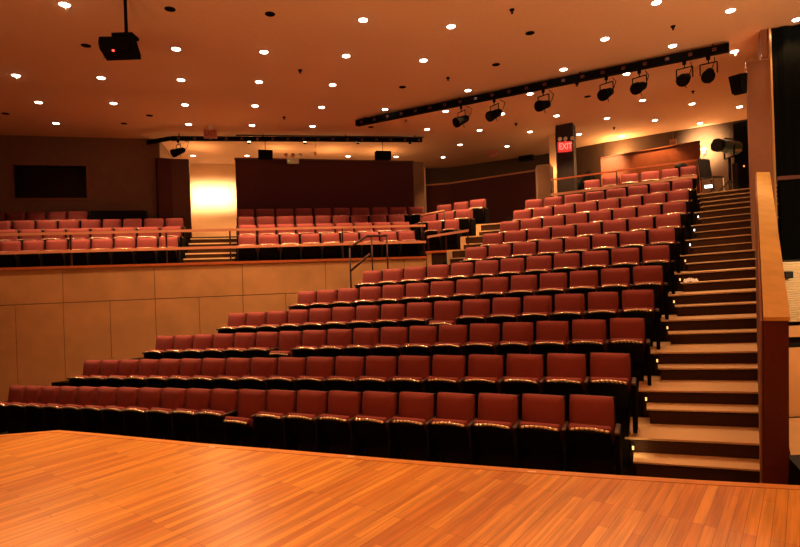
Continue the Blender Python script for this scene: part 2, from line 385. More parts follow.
for i in range(2, 13):
    w0 = riser_w(i); w1 = riser_w(i+1) if i < 12 else 21.5
    zt = (lambda x, y, i=i: floor_z(i, x))
    tl0, tl1 = (wall_t(w0)+.02, wall_t(w1)+.02) if i <= 6 else (ends_l.get(i, ends_l[11])-1.35,)*2
    if i == 12: tl0 = tl1 = ends_l[11]-.6
    m = MB(); m.prism([TW(tl0, w0), TW(main_left(w0)-.01, w0), TW(main_left(w0)-.01, w1), TW(tl1, w1)], -3.5, zt)
    struct(m.build('floor_tier', M_CARPET), 'black carpeted seating tier')
    # main tread in the stair aisle (carpet tread over a riser coloured darker for shade)
    tr0, tr1 = par_t(w0), par_t(w1)
    if i >= 10: tr0 = tr1 = max(par_t(w0), par_t(w1)) + (.3 if i < 12 else 2.5)
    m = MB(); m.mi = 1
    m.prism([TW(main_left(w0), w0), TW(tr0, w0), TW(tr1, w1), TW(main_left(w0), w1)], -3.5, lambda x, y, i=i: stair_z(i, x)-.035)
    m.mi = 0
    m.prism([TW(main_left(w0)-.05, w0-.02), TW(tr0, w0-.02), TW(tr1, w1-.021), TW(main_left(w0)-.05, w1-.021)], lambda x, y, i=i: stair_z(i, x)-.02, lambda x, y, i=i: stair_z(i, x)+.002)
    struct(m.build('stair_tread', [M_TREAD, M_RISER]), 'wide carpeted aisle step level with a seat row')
    if i == 12:                          # the last flight up to the rear landing
        n_ = 4; rise = (RZ[12]-RZ[11])/n_
        for k in range(1, n_):
            a_, b_ = w0 - .30*(n_-k), w0 - .30*(n_-k-1); l = main_left(w0); zf_ = (lambda x, y, k=k: floor_z(11, x) + rise*k)
            m = MB(); m.mi = 1; m.prism([TW(l, a_), TW(tr0, a_), TW(tr0, b_-.001), TW(l, b_-.001)], -1.0, lambda x, y, f=zf_: f(x, y)-.035)
            m.mi = 0; m.prism([TW(l-.05, a_-.02), TW(tr0, a_-.02), TW(tr0, b_-.022), TW(l-.05, b_-.022)], lambda x, y, f=zf_: f(x, y)-.018, zf_)
            struct(m.build('stair_tread', [M_TREAD, M_RISER]), 'carpeted step below the rear landing')
    if i < 12:
        h = max(.16, (RZ[i] - RZ[i-1])/2)
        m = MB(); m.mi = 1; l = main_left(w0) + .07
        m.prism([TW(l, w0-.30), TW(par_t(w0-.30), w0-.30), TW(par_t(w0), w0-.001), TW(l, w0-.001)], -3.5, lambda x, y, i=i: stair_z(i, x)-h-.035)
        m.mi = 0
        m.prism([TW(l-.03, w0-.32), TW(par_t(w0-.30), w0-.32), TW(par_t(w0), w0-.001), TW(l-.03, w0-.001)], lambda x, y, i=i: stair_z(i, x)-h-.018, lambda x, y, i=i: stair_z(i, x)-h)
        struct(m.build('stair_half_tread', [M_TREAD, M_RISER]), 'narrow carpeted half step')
        # step light at the left end of the riser
        p = TW(l-.035, w0-.022); p.z = stair_z(i, p.x) - h*.62
        cool = i in (9, 10, 11)
        s = thing('step_light', '%s step light on the stair aisle beside the %s' % ('small white' if cool else 'small amber', ORD[i] + ' seat row'), 'step light', p, -A_ROW, 'step lights along the stair aisle')
        q = MB(); q.box((0, .006, 0), (.045, .012, .10), None, .003, 1); q.build('housing', M_BLACK, s)
        q = MB(); q.box((0, -.004, -.01), (.022, .008, .045), None, .003, 1); q.build('lens', M_COOL if cool else M_AMBER, s)
lamp('step_glow', 'POINT', TW(main_left(riser_w(2))+.09, riser_w(2)-.12, floor_z(2, 2.5)-.12), .5, (1, .6, .25), .02)

# left aisle steps of the upper bank
for u0, u1, v, w in ((447, 466, 250.5, 12.95), (460.5, 483, 236.8, 13.85), (476, 502, 224.3, 14.75)):
    a, b = at_w(u0, v, w), at_w(u1, v-1.5, w); t0, t1 = a.dot(U), b.dot(U); z = (a.z+b.z)/2
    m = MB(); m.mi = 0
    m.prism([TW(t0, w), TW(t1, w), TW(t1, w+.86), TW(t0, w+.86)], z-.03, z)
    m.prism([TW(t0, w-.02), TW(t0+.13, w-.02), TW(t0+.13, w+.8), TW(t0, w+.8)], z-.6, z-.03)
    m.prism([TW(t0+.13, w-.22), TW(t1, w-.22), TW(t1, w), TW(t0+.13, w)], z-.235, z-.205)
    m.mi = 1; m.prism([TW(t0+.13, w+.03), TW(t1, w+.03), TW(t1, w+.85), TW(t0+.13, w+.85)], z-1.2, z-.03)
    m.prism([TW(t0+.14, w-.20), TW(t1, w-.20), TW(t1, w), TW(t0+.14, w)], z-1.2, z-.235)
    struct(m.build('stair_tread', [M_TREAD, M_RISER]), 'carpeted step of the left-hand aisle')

# ------------------------------------------------------------------ stair parapet, pillar, black proscenium return
def parapet():
    root = thing('stair_parapet', 'sloping parapet along the stair aisle, oak top and dark red end face', 'parapet')
    def slab(c, z0, top, o=0.0):
        lo = [Vector((p.x, p.y, z0 if z0 is not None else p.z-.035)) for p in c]; hi = [Vector((p.x, p.y, p.z-top)) for p in c]
        q = MB(); q.hexa(lo + hi); return q
    c = [PN, PNR, PFR, PF]
    q = MB(); q.hexa([Vector((p.x-.032*(p.z+3.4), p.y, -3.4)) for p in c] + [Vector((p.x, p.y, p.z-.035)) for p in c]); q.build('body', M_OAKDARK, root)
    slab([PN + Vector((-.004, -.012, 0)), PNR + Vector((.006, -.012, 0)), PFR + Vector((.006, 0, 0)), PF + Vector((-.004, 0, 0))], None, 0).build('oak_top', M_OAKTOP, root)
    k = Vector((-.022, .008, 0))
    c = [PN + k, PN + Vector((-.002, .008, 0)), PF + Vector((-.002, 0, 0)), PF + k]
    q = MB(); q.hexa([Vector((p.x-.032*(p.z+3.4), p.y, -3.4)) for p in c] + [Vector((p.x, p.y, p.z-.036)) for p in c]); q.build('inner_facing', M_PILLAR, root)
parapet()
pl = at_depth(746.5, 66, 10.3); pr = at_depth(762.3, 66, 10.3)
m = MB(); m.prism([(pl.x, 10.3), (pr.x, 10.12), (pr.x+.55, 10.95), (pl.x+.5, 11.1)], -1.5, at_depth(754, 64, 10.3).z)
m.prism([(pr.x-.10, 10.18), (pr.x, 10.14), (pr.x+.5, 10.9), (pr.x+.4, 11.0)], 3.6, CEIL)
m.prism([(pl.x-.03, 10.27), (pr.x, 10.09), (pr.x+.55, 10.95), (pl.x+.47, 11.1)], at_depth(754, 64, 10.3).z, at_depth(754, 64, 10.3).z+.035)
struct(m.build('pillar_right', M_PILLAR), 'red brown wing wall pillar at the right of the stairs')
m = MB(); m.box((pr.x+.02, 10.1, 2.0), (.035, .035, 4.7)); struct(m.build('trim_1', M_BRASS), 'bright vertical corner strip on the pillar')
# black drape right of the strip, hung in folds
m = MB(); zt, zb = CEIL-.02, at_depth(780, 175, 9.9).z
prev = None; ds = []
for k in range(61):
    x = pr.x + .05 + k*.08; y = 10.08 - k*.08*.30 + .025*math.sin(k*1.9)
    ds.append((x, y))
for (x0, y0), (x1, y1) in zip(ds[:-1], ds[1:]):
    m.hexa([(x0, y0, zb), (x1, y1, zb), (x1, y1+.03, zb), (x0, y0+.03, zb), (x0, y0, zt), (x1, y1, zt), (x1, y1+.03, zt), (x0, y0+.03, zt)])
tag(m.build('stage_curtain', M_DRAPE), 'black curtain wall hanging right of the bright corner strip', 'curtain')
m = MB(); m.wall((pr.x+.04, 10.05), (12, 8.55), zb-.07, zb, .12); struct(m.build('trim_2', M_OAKDARK), 'dark red rail under the black curtain')
# side passage under the curtain
m = MB(); m.wall((7.12, 10.05), (12, 8.6), -3.0, zb-.07, .1); struct(m.build('wall_passage', M_DRAPE), 'black wall below the curtain')
yl = 8.2
zs = [at_depth(790, v, yl).z for v in (262, 322, 326.5, 337.5, 343, 349)]
m = MB(); x0, x1 = 5.78, 8.4
m.box(((x0+x1)/2, yl+.05, (zs[0]+zs[1])/2), (x1-x0, .05, zs[0]-zs[1]))
ns = 26
for k in range(ns):
    z = zs[1] + (zs[0]-zs[1])*(k+.5)/ns
    m.box(((x0+x1)/2, yl+.02, z), (x1-x0, .03, (zs[0]-zs[1])/ns*.6), Matrix.Rotation(.5, 3, 'X'))
sh = tag(m.build('louvered_shutter', M_LOUVER), 'cream louvered shutter just right of the stair parapet', 'shutter')
q = MB(); p = at_depth(783.5, 275, yl-.02); q.box((p.x+.06, yl-.03, p.z), (.13, .06, .10), None, .01); q.build('latch_box', M_BLACK, sh)
m = MB(); m.box((7.1, yl+.08, (zs[2]+zs[3])/2), (2.62, .08, zs[2]-zs[3]-.0)); struct(m.build('trim_3', M_PANEL), 'tan band below the shutter')
m = MB(); m.box((7.1, yl+.16, -1.6), (2.62, .06, 3.2)); struct(m.build('wall_right', M_BLACK), 'black wall of the side passage')
m = MB(); m.box((7.1, yl+.10, (zs[5]-2.4)/2), (2.62, .08, abs(zs[5]+2.4))); struct(m.build('wall_passage_base', M_PANEL), 'tan base wall of the side passage')
m = MB(); m.prism([(3.66, 4.2), (8.4, 3.6), (8.4, 8.2), (5.62, 8.2), (3.66, 5.1)], -2.75, -2.4); struct(m.build('floor_passage', M_PANEL), 'tan floor of the side passage')
lamp('passage_fill', 'POINT', (6.9, 6.6, .6), 230, (1, .62, .3), .1)  # unseen lamp added to brighten the shutter and passage
tp = at_depth(811, 478, 4.75)
m = MB(); m.hexa([tp+Vector((-.09, -.1, -.9)), tp+Vector((.5, -.1, -.9)), tp+Vector((.5, .35, -.9)), tp+Vector((-.09, .35, -.9)),
                  tp+Vector((-.05, -.1, -.02)), tp+Vector((.5, -.1, .10)), tp+Vector((.5, .3, .10)), tp+Vector((.0, .3, .10))])
tag(m.build('floor_monitor', M_BLACK), 'black wedge loudspeaker at the right of the stage edge', 'speaker')

# ------------------------------------------------------------------ balcony front, floors, rails
EL, ER = -9.5, 4.15
m = MB(); m.mi = 1; m.wall(EN(EL, NF+.03), EN(ER, NF+.03), -3.4, .37, .16); m.mi = 0
up = [-10.2, -8.3, -6.33, -4.37, -2.47, -.5, 1.5, 3.55, 4.15]; g = .006
lo = [-9.1, -8.2, -7.25, -6.28, -5.32, -4.38, -3.43, -2.47, -1.51, -.51, .5, 1.5, 2.5, 3.4, 4.15]
for bb, z0, z1 in ((up, -.385, .365), (lo, -3.4, -.40)):
    for a, b in zip(bb[:-1], bb[1:]):
        a = max(a, EL); m.wall(EN(a+g, NF), EN(b-g, NF), z0, z1, .06)
struct(m.build('wall_balcony', [M_PANEL, M_SEAM]), 'tan panelled balcony front wall')
m = MB(); m.wall(EN(EL, NF-.03), EN(ER+.02, NF-.03), .37, .43, .24); struct(m.build('trim_4', M_CAP), 'red wood cap on the balcony front')
# wing kerb
k0 = EN(ER, NF); kt0, kw0 = k0.dot(U), k0.dot(W)
m = MB(); m.wall(TW(kt0+.02, kw0-.02), TW(kt0+.15, kw0-.02), -.8, .50, .2); m.mi = 1; m.wall(TW(kt0+.15, kw0), TW(kt0+1.0, kw0), -.8, .50, .12); m.mi = 2
m.wall(TW(kt0+.0, kw0-.04), TW(kt0+1.0, kw0-.04), .50, .56, .18)
struct(m.build('wall_wing', [M_PANEL, M_RISER, M_CAP]), 'dark kerb wall of the balcony wing with a red cap')
# balcony tiers
tiers = [(NF+.15, 15.16, .20), (15.16, 15.94, .545), (15.94, 16.72, .86), (16.72, 17.62, 1.19), (17.62, 22.2, 1.3)]
for a, b, z in tiers:
    e1 = 4.55 if a < 17 else 6.5
    m = MB(); m.prism([EN(EL, a), EN(e1, a), EN(e1, b), EN(EL, b)], -1.0 if a > 14 else -3.2, lambda x, y, z=z: z + BT*(x*E.x + y*E.y + 6))
    struct(m.build('floor_balcony', M_CARPET), 'black carpeted balcony tier')
for k, (nn, z) in enumerate([(14.75, .20), (14.95, .37), (15.16, .545), (15.55, .70), (15.94, .86), (16.33, 1.02), (16.72, 1.19)]):
    if k == 0: continue
    m = MB(); m.mi = 1; m.prism([EN(-2.02, nn-.02), EN(-.74, nn-.02), EN(-.74, nn+.5), EN(-2.02, nn+.5)], 0, z+.01); m.mi = 0
    m.prism([EN(-2.03, nn-.05), EN(-.73, nn-.05), EN(-.73, nn+.36), EN(-2.03, nn+.36)], z+.01, z+.045)
    struct(m.build('balcony_step', [M_TREAD, M_RISER]), 'carpeted step between the balcony blocks')
for w, z, tr in wing_f:
    m = MB(); m.prism([TW(kt0+.05, w-.70), TW(tr+.12, w-.70), TW(tr+.12, w+.12), TW(kt0-.2, w+.12)], -1.0, z)
    struct(m.build('floor_wing', M_CARPET), 'black carpeted tier of the balcony wing')
# guard rails
def rail_set(name, label, pts, heights, posts, zfoot):
    root = thing(name, label, 'guardrail')
    for h0, h1 in heights:
        a, b = pts; d = (b-a).normalized(); m = MB()
        n = Vector((-d.y, d.x, 0))
        m.hexa([a+Vector((0,0,h0-.062)), b+Vector((0,0,h1-.062)), b+n*.05+Vector((0,0,h1-.062)), a+n*.05+Vector((0,0,h0-.062)),
                a+n*.012+Vector((0,0,h0)), b+n*.012+Vector((0,0,h1)), b+n*.05+Vector((0,0,h1)), a+n*.05+Vector((0,0,h0))]); m.build('rail_bar', M_RAIL, root)
    L = (b-a).length
    for s in posts:
        q = a + (b-a)*s; k = s; top = heights[0][0] + (heights[0][1]-heights[0][0])*k
        m = MB(); m.box((q.x, q.y, (zfoot+top-.055)/2) + Vector((0,0,0)) if False else Vector((q.x, q.y, (zfoot+top-.055)/2)) + Vector((-d.y, d.x, 0))*.03, (.032, .032, top-.055-zfoot)); m.build('post', M_DARKRAIL, root)
    return root
ra, rb = EN(-7.5, NF+.03), EN(4.17, NF+.03)
rail_set('balcony_guardrail', 'long double bronze guardrail above the tan balcony front wall', (ra, rb), [(1.17, 1.27), (.77, .84)], [(e+7.5)/11.67 for e in (-6.3, -4.2, -2.19, -.76, 1.97, 4.12)], .43)
wa = TW(kt0+.03, kw0+.02); wb = TW(kt0+1.16, kw0+.02)
rail_set('wing_guardrail', 'short bronze guardrail plank in front of the small balcony wing', (wa, wb), [(.965, 1.065)], [.02, .46, .98], .45)
wa2, wb2 = at_w(421, 215.5, 14.66), at_w(444.5, 211, 14.66)
r_ = thing('wing_handrail', 'short bronze handrail sloping up behind the balcony wing front seats', 'handrail')
m = MB(); m.tube([wa2, wb2], .035); m.build('rail_bar', M_RAIL, r_)
for q in (wa2, wb2):
    m = MB(); m.cyl(q, (q.x, q.y, .4), .018, seg=8); m.build('post', M_DARKRAIL, r_)
# handrail on the left aisle stair
h = thing('aisle_handrail', 'dark bent handrail on three posts in front of the balcony wall', 'handrail')
P1, P2, P3 = at_depth(349.7, 248, 12.95), at_depth(371.5, 236, 13.1), at_depth(386.7, 235.5, 13.2)
Pm = at_depth(366.5, 236, 13.08)
m = MB(); m.tube([P1, Pm, P2, P3], .028); m.build('rail_bar', M_DARKRAIL, h)
m = MB(); m.tube([at_depth(350, 271.5, 12.95), at_depth(370, 254, 13.1)], .028); m.build('rail_bar', M_DARKRAIL, h)
for q, zb_ in ((P1, -1.05), (P2, -.85), (P3, -.75)):
    m = MB(); m.cyl(q, (q.x, q.y, zb_), .02, seg=8); m.build('post', M_DARKRAIL, h)
# rail in front of row twelve
ua, ub = at_w(551, 180, 15.95), at_w(697, 160, 15.95); la, lb_ = at_w(551, 195, 15.95), at_w(697, 176.5, 15.95)
h = thing('upper_guardrail', 'two bar guardrail in front of the topmost short seat row', 'guardrail')
for a, b, r, mm in ((ua, ub, .022, M_CAP), (la, lb_, .036, M_RAIL)):
    m = MB(); d = (b-a).normalized(); n = W*r
    m.hexa([a-n-Vector((0,0,r)), b-n-Vector((0,0,r)), b+n-Vector((0,0,r)), a+n-Vector((0,0,r)), a-n*.6+Vector((0,0,r)), b-n*.6+Vector((0,0,r)), b+n+Vector((0,0,r)), a+n+Vector((0,0,r))]); m.build('rail_bar', mm, h)
for s in (.0, .475, 1.0):
    q = ua + (ub-ua)*s; m = MB(); m.cyl(q, (q.x, q.y, floor_z(12, q.x)-.02), .02, seg=8); m.build('post', M_DARKRAIL, h)

# ------------------------------------------------------------------ ceiling and back walls
m = MB(); m.prism([(-16, -7), (14, -7), (14, 26), (-16, 26)], CEIL, CEIL+.15); struct(m.build('ceiling', M_CEIL), 'warm painted ceiling dotted with recessed downlights')
NC = 17.72
m = MB()
wz0, wz1, we0, we1 = 2.55, 3.50, -6.88, -4.98
for a, b, z0, z1 in ((-10.5, we0, .8, CEIL), (we1, -2.95, .8, CEIL), (we0, we1, .8, wz0), (we0, we1, wz1, CEIL)): m.wall(EN(a, NC), EN(b, NC), z0, z1, .2)
m.wall(EN(-2.95, NC+.2), EN(-2.95, 21.6), .8, CEIL, .15)
struct(m.build('wall_back', M_BOOTH), 'tan booth wall behind the left balcony block')
w_ = struct(bpy.data.objects.new('window_1', None), 'dark control booth window'); COL.objects.link(w_)
m = MB(); fw = .06
for a, b, z0, z1 in ((we0-fw, we1+fw, wz0-fw, wz0), (we0-fw, we1+fw, wz1, wz1+fw), (we0-fw, we0, wz0, wz1), (we1, we1+fw, wz0, wz1)): m.wall(EN(a, NC-.03), EN(b, NC-.03), z0, z1, .1)
m.build('frame', M_FRAME, w_)
m = MB(); m.wall(EN(we0, NC+.10), EN(we1, NC+.10), wz0, wz1, .02); m.build('pane', M_GLASS, w_)
m = MB(); m.wall(EN(-4.80, 17.32), EN(-3.35, 17.32), 1.1, 2.13, .32); tag(m.build('equipment_cabinet', M_BLACK), 'long low black cabinet against the booth wall, right of the back seats', 'cabinet')
m = MB(); m.wall(EN(-2.98, NC-.25), EN(-2.62, NC-.10), 1.0, 3.74, .5); m.mi = 1; m.wall(EN(-2.62, NC-.10), EN(-2.12, NC-.06), 1.0, 3.74, .5)
struct(m.build('pillar_back', [M_MAROON, M_BROWNP]), 'dark brown pillar beside the lit wall')
m = MB(); m.wall(EN(-.76, NC+.1), EN(5.1, NC+.1), 1.0, 3.80, .15); m.mi = 1; m.wall(EN(5.08, NC+.08), EN(5.5, NC+.2), 1.0, 3.82, .3); m.mi = 2
m.wall(EN(-.78, NC+.07), EN(5.1, NC+.07), 3.80, 3.84, .2)
struct(m.build('wall_partition', [M_MAROON, M_BOOTH, M_OAKDARK]), 'dark maroon partition behind the center balcony block')
m = MB(); m.wall(EN(-2.9, 21.3), EN(6.6, 21.3), 1.0, CEIL, .2); struct(m.build('wall_back_corridor', M_LITWALL), 'cream back wall lit by a sconce')
# right-hand back wall
bw = [at_height(424, 168.5, CEIL), at_height(449, 167.5, CEIL), at_height(540, 155, CEIL), at_height(604, 142.5, CEIL), at_height(748, 119, CEIL)]
bw.append(bw[-1] + (bw[-1]-bw[-2]).normalized()*5)
ang = [Vector((p.x, p.y, 0)) for p in bw]
m = MB()
for a, b in zip(ang[:-1], ang[1:]): m.wall(a, b, 1.0, CEIL, .2)
struct(m.build('wall_right_back', M_BACKW), 'brown back wall behind the right-hand seat bank')
m = MB(); m2 = MB()
tz = [3.62, 3.66, 3.76]
for k in range(2):
    a, b = ang[k], ang[k+1]; dd = (b-a).normalized(); nn_ = Vector((dd.y, -dd.x, 0))
    z0, z1 = tz[k], tz[k+1]
    for mm, o, za, zb2, zc, zd in ((m, .04, 1.0, 1.0, z0, z1), (m2, .07, z0-.01, z1-.01, z0+.05, z1+.05)):
        q = [a+nn_*o, b+nn_*o, b+nn_*.001, a+nn_*.001]
        mm.hexa([q[0]+Vector((0,0,za)), q[1]+Vector((0,0,zb2)), q[2]+Vector((0,0,zb2)), q[3]+Vector((0,0,za)), q[0]+Vector((0,0,zc)), q[1]+Vector((0,0,zd)), q[2]+Vector((0,0,zd)), q[3]+Vector((0,0,zc))])
struct(m.build('wall_wainscot', M_MAROON), 'dark maroon lower wall panelling'); struct(m2.build('trim_5', M_TRIM), 'thin orange wood trim on the back wall')
# tan stub wall and black column by the upper rail
a, b = at_depth(537, 165, 15.7), at_depth(550, 165, 15.6)
m = MB(); m.prism([(a.x, a.y), (b.x, b.y), (b.x+.25, b.y+.55), (a.x+.1, a.y+.6)], .8, a.z); struct(m.build('wall_stub', M_BOOTH), 'tan stub wall at the left end of the upper rail')
a, b = at_depth(556, 140, 16.5), at_depth(573, 140, 16.2)
m = MB(); m.prism([(a.x, a.y), (b.x, b.y), (b.x+.25, b.y+.5), (a.x+.2, a.y+.75)], .9, CEIL); struct(m.build('pillar_black', mat('black_column', (.022, .012, .011), .8, var=.2, scale=6)), 'black ceiling-high column carrying the red exit sign')
al, ar = at_depth(549.5, 160, 17.6), at_depth(557.5, 160, 17.5)
m = MB(); m.wall(al, ar, 1.0, CEIL, .1); struct(m.build('wall_alcove', M_LITWALL), 'narrow lit wall strip left of the black column')
lamp('alcove_uplight', 'POINT', at_depth(554, 170.5, 17.3), 14, (1, .5, .18), .03)

# ------------------------------------------------------------------ back right: counter, equipment, followspot, chair
ca, cb = at_w(600.5, 158.5, 18.4), at_w(700, 141.5, 18.4)
c = thing('wooden_counter_wall', 'orange wood paneled counter wall behind the topmost seats', 'counter')
m = MB(); a, b = ca, cb; n = W*.14
zf = floor_z(12, a.x)-.05
m.hexa([Vector((a.x,a.y,zf)), Vector((b.x,b.y,zf)), Vector((b.x,b.y,zf))+n, Vector((a.x,a.y,zf))+n, a, b, b+n, a+n]); m.build('panel', M_WOODB, c)
m = MB(); a2, b2 = a-W*.03, b-W*.03; n = W*.2; d_ = Vector((0,0,.03))
m.hexa([a2, b2, b2+n, a2+n, a2+d_, b2+d_, b2+n+d_, a2+n+d_]); m.build('ledge', M_WOODB, c)
# draped equipment
p = at_depth(590, 183, 16.9); zf = floor_z(12, p.x)-.1
m = MB(); rings = []
prof = [(0, .42), (.5, .40), (.85, .37), (1.05, .30), (1.22, .17), (1.36, .07), (1.40, .02)]
for z, r in prof:
    rings.append([m.bm.verts.new((p.x + r*math.cos(2*math.pi*k/20)*(1+.06*math.sin(3*k)) , p.y+.15 + .8*r*math.sin(2*math.pi*k/20)*(1+.05*math.cos(5*k)), zf + z*1.02 + .03*math.sin(k*1.7))) for k in range(20)])
for r0, r1 in zip(rings[:-1], rings[1:]):
    for k in range(20): m._f([r0[k], r0[(k+1)%20], r1[(k+1)%20], r1[k]], True)
m._f(rings[-1])
tag(m.build('covered_equipment', M_DRAPE), 'black draped heap of equipment left of the wooden counter wall', 'equipment')
p = at_w(681, 164.5, 17.75)
m = MB(); m.ellip((p.x, p.y, p.z-.08), (.20, .10, .13)); m.box((p.x, p.y, p.z-.45), (.3, .08, .6), None, .03)
tag(m.build('office_chair_back', M_BLACK), 'rounded black chair back behind the last railed seats', 'chair')
# director chair
p = at_depth(712, 176, 15.3); zf = floor_z(12, p.x)
c = thing('director_chair', 'black canvas backed chair at the top of the stairs', 'chair', (p.x, p.y, zf), .35)
H = at_depth(707, 156.5, 15.3).z - zf
m = MB(); m.box((0, .22, H-.30), (.44, .04, .56), Matrix.Rotation(-.12, 3, 'X'), .015); m.build('backrest', M_BLACK, c)
m = MB(); m.box((0, 0, H-.62), (.42, .42, .05), None, .015); m.build('seat', M_BLACK, c)
for sx in (-1, 1):
    for sy in (-1, 1):
        m = MB(); m.cyl((sx*.19, sy*.19, H-.62), (sx*.2, -sy*.0 + sy*.21, 0), .014, seg=8); m.build('leg', M_WHITE if sx > 0 and sy < 0 else M_BLACK, c)
    m = MB(); m.cyl((sx*.2, .2, H-.64), (sx*.2, .24, H-.05), .014, seg=8); m.build('back_post', M_BLACK, c)
# followspot on its stand
p = at_depth(727, 146.5, 14.2); zf = floor_z(12, p.x)
f = thing('followspot', 'large grey green followspot on a stand at the top of the stairs', 'followspot', (p.x, p.y, zf), 0)
hz = p.z - zf
a, b = Vector((-.36, -.14, hz+.02)), Vector((.34, .14, hz-.02))
m = MB(); d = (b-a).normalized(); m.cyl(a+d*.1, b, .155, .175, 20); m.build('barrel', M_STEEL, f)
m = MB(); m.cyl(a, a+d*.12, .17, .165, 20); lens = m.build('lens_hood', M_BLACK, f)
m = MB(); m.box((a+b)/2 + Vector((.12, .02, .2)), (.42, .05, .03), Matrix.Rotation(.35, 3, 'Z'), .008); m.build('handle', M_BLACK, f)
m = MB(); m.tube([Vector((.05, -.22, hz)), Vector((.05, -.2, hz-.3)), Vector((.05, .2, hz-.3)), Vector((.05, .22, hz))], .02); m.build('yoke', M_BLACK, f)
m = MB(); m.cyl((.05, 0, hz-.3), (.05, 0, .0), .035); m.build('stand', M_BLACK, f)
for k in range(3):
    g_ = 2*math.pi*k/3; m = MB(); m.cyl((.05, 0, .35), (.05+.4*math.cos(g_), .4*math.sin(g_), .0), .018, seg=8); m.build('leg', M_BLACK, f)
m = MB(); m.box((.2, -.16, hz-.14), (.16, .04, .05), None, .006); m.build('nameplate', M_BRASS, f)
q = thing('ballast_box', 'black followspot power box with an orange light', 'power box', (p.x+.12, p.y-.35, zf)); hb = at_depth(732, 163, 13.85).z - zf
m = MB(); m.box((0, 0, hb/2), (.30, .25, hb), None, .015); m.build('case', M_BLACK, q)
m = MB(); m.ellip((.0, -.13, at_depth(732, 167.5, 13.85).z - zf), (.02, .012, .02), 10, 6); m.build('indicator_light', M_ORANGELED, q)
m = MB(); a, b = at_depth(734, 150, 15.3), at_depth(754, 150, 14.8); m.wall(a, b, floor_z(12, a.x), 3.9, .05); tag(m.build('backdrop_curtain', M_DRAPE), 'black curtain hanging behind the followspot', 'curtain')
# small fittings on the back wall
def on_back(u, v, off=.04):
    r = ray(u, v)
    for a, b in zip(ang[:-1], ang[1:]):
        d = b-a; n = Vector((-d.y, d.x, 0)); t = a.dot(n)/r.dot(n); q = r*t
        s = (Vector((q.x, q.y, 0))-a).dot(d)/d.dot(d)
        if -.001 <= s <= 1.001: return q + Vector((d.y, -d.x, 0)).normalized()*off, math.atan2(d.y, d.x)
q, az = on_back(673.5, 143)
h = thing('wall_horn', 'small tan alarm box high on the right-hand back wall', 'alarm', q, az)
m = MB(); m.box((0, 0, 0), (.20, .08, .24), None, .015); m.build('housing', M_FRAME, h); m = MB(); m.cyl((0, 0, .12), (0, .03, .45), .008, seg=6); m.build('conduit', M_FRAME, h)
q, az = on_back(527.5, 157, .16)
h = thing('wall_speaker', 'black loudspeaker on the back wall left of the black column', 'speaker', q, az)
m = MB(); m.box((0, 0, 0), (.56, .26, .32), None, .02); m.build('cabinet', M_BLACK, h); m = MB(); m.box((0, -.135, 0), (.5, .012, .27), None, .004, 1); m.build('grille', M_HOLE, h)
# wall uplights
def sconce(pos, az, energy, label, col=(1, .52, .18), off=.28, r=.07):
    s = thing('wall_sconce', label, 'wall light', pos, az)
    m = MB(); m.box((0, .02, 0), (.14, .04, .16), None, .01); m.build('backplate', M_BLACK, s)
    m = MB(); m.cyl((0, -.06, -.08), (0, -.06, .06), r*.6, r, 16); m.build('shade', M_SCONCE, s)
    lamp('sconce_bulb', 'POINT', (0, -off, .12), energy, col, .05, s)
q, az = on_back(622, 158, .05); sconce(q, az, 110, 'glowing wall light above the orange end of the counter wall')
q, az = on_back(704, 151, .05); sconce(q, az, 8, 'glowing wall light left of the followspot', (1, .62, .28))
for zz in (0, .25): lamp('sconce_beam', 'SPOT', q + Vector((math.sin(az), -math.cos(az), 0))*.75 + Vector((0, 0, zz)), 430, (1, .66, .32), .05, None, q + Vector((0, 0, zz)), 100, 1.0)
q = at_n(212, 196, 21.25); sconce(q, B_BAL, 6, 'bright wall light between the dark pillar and maroon partition', (1, .62, .28))
for k in (-.6, 0, .6):
    lamp('wall_wash', 'SPOT', q + E*k - N*.8 + Vector((0, 0, -.02)), 200, (1, .72, .42), .1, None, q + E*k + Vector((0, 0, -.02)), 92, 1.0)
for e in (-1.9, .6, 2.4, 4.2):
    lamp('partition_fill', 'POINT', EN(e, 18.6, 3.7), 30, (1, .5, .18), .1)  # unseen lamps added behind the partition to brighten the rear ceiling
q = at_height(607, 118, CEIL-.1); lamp('counter_fill', 'SPOT', q, 1000, WARM, .06, None, at_w(610, 167, 18.4), 34, 1.0)  # extra spot added at a downlight to brighten the counter's left end
# ------------------------------------------------------------------ downlights (a regular grid in the ceiling)
LIT = [
 [(656.5,2),(730.5,10),(797,19)],
 [(64.5,4),(363,19.5),(451,26),(605,38.5),(672.5,45.5),(734.5,51)],
 [(176,48.5),(264,51.5),(346,55.5),(423.5,60),(563.5,69),(626.5,73.5),(685,78)],
 [(16,75),(101,77.5),(181,79.5),(259,81.5),(332.5,84.5),(468,90),(530,93.5),(642.5,100),(692,103.5),(739.5,106.5)],
 [(38.5,102),(113.5,103),(185,104.5),(255,105.5),(321.5,107),(385,109),(445.5,111),(502,113.5),(556.5,115.5),(607,118),(655,120),(700,123)],
 [(56,123),(188.5,124),(252,125),(312.5,126),(427,129),(479.5,130),(530,131.5),(579,134),(622,136)],
 [(193,155.5),(247,155.5),(348,156),(396,156.5),(460,144.5),(507,146),(552,147.5)],
 [(443,157)]]
LINE = ['first', 'second', 'third', 'fourth', 'fifth', 'sixth', 'seventh', 'farthest']
me_ring = me_lens = None
DL_E = 370.0; STAGE_E = 10.0; WASH_E = 540.0
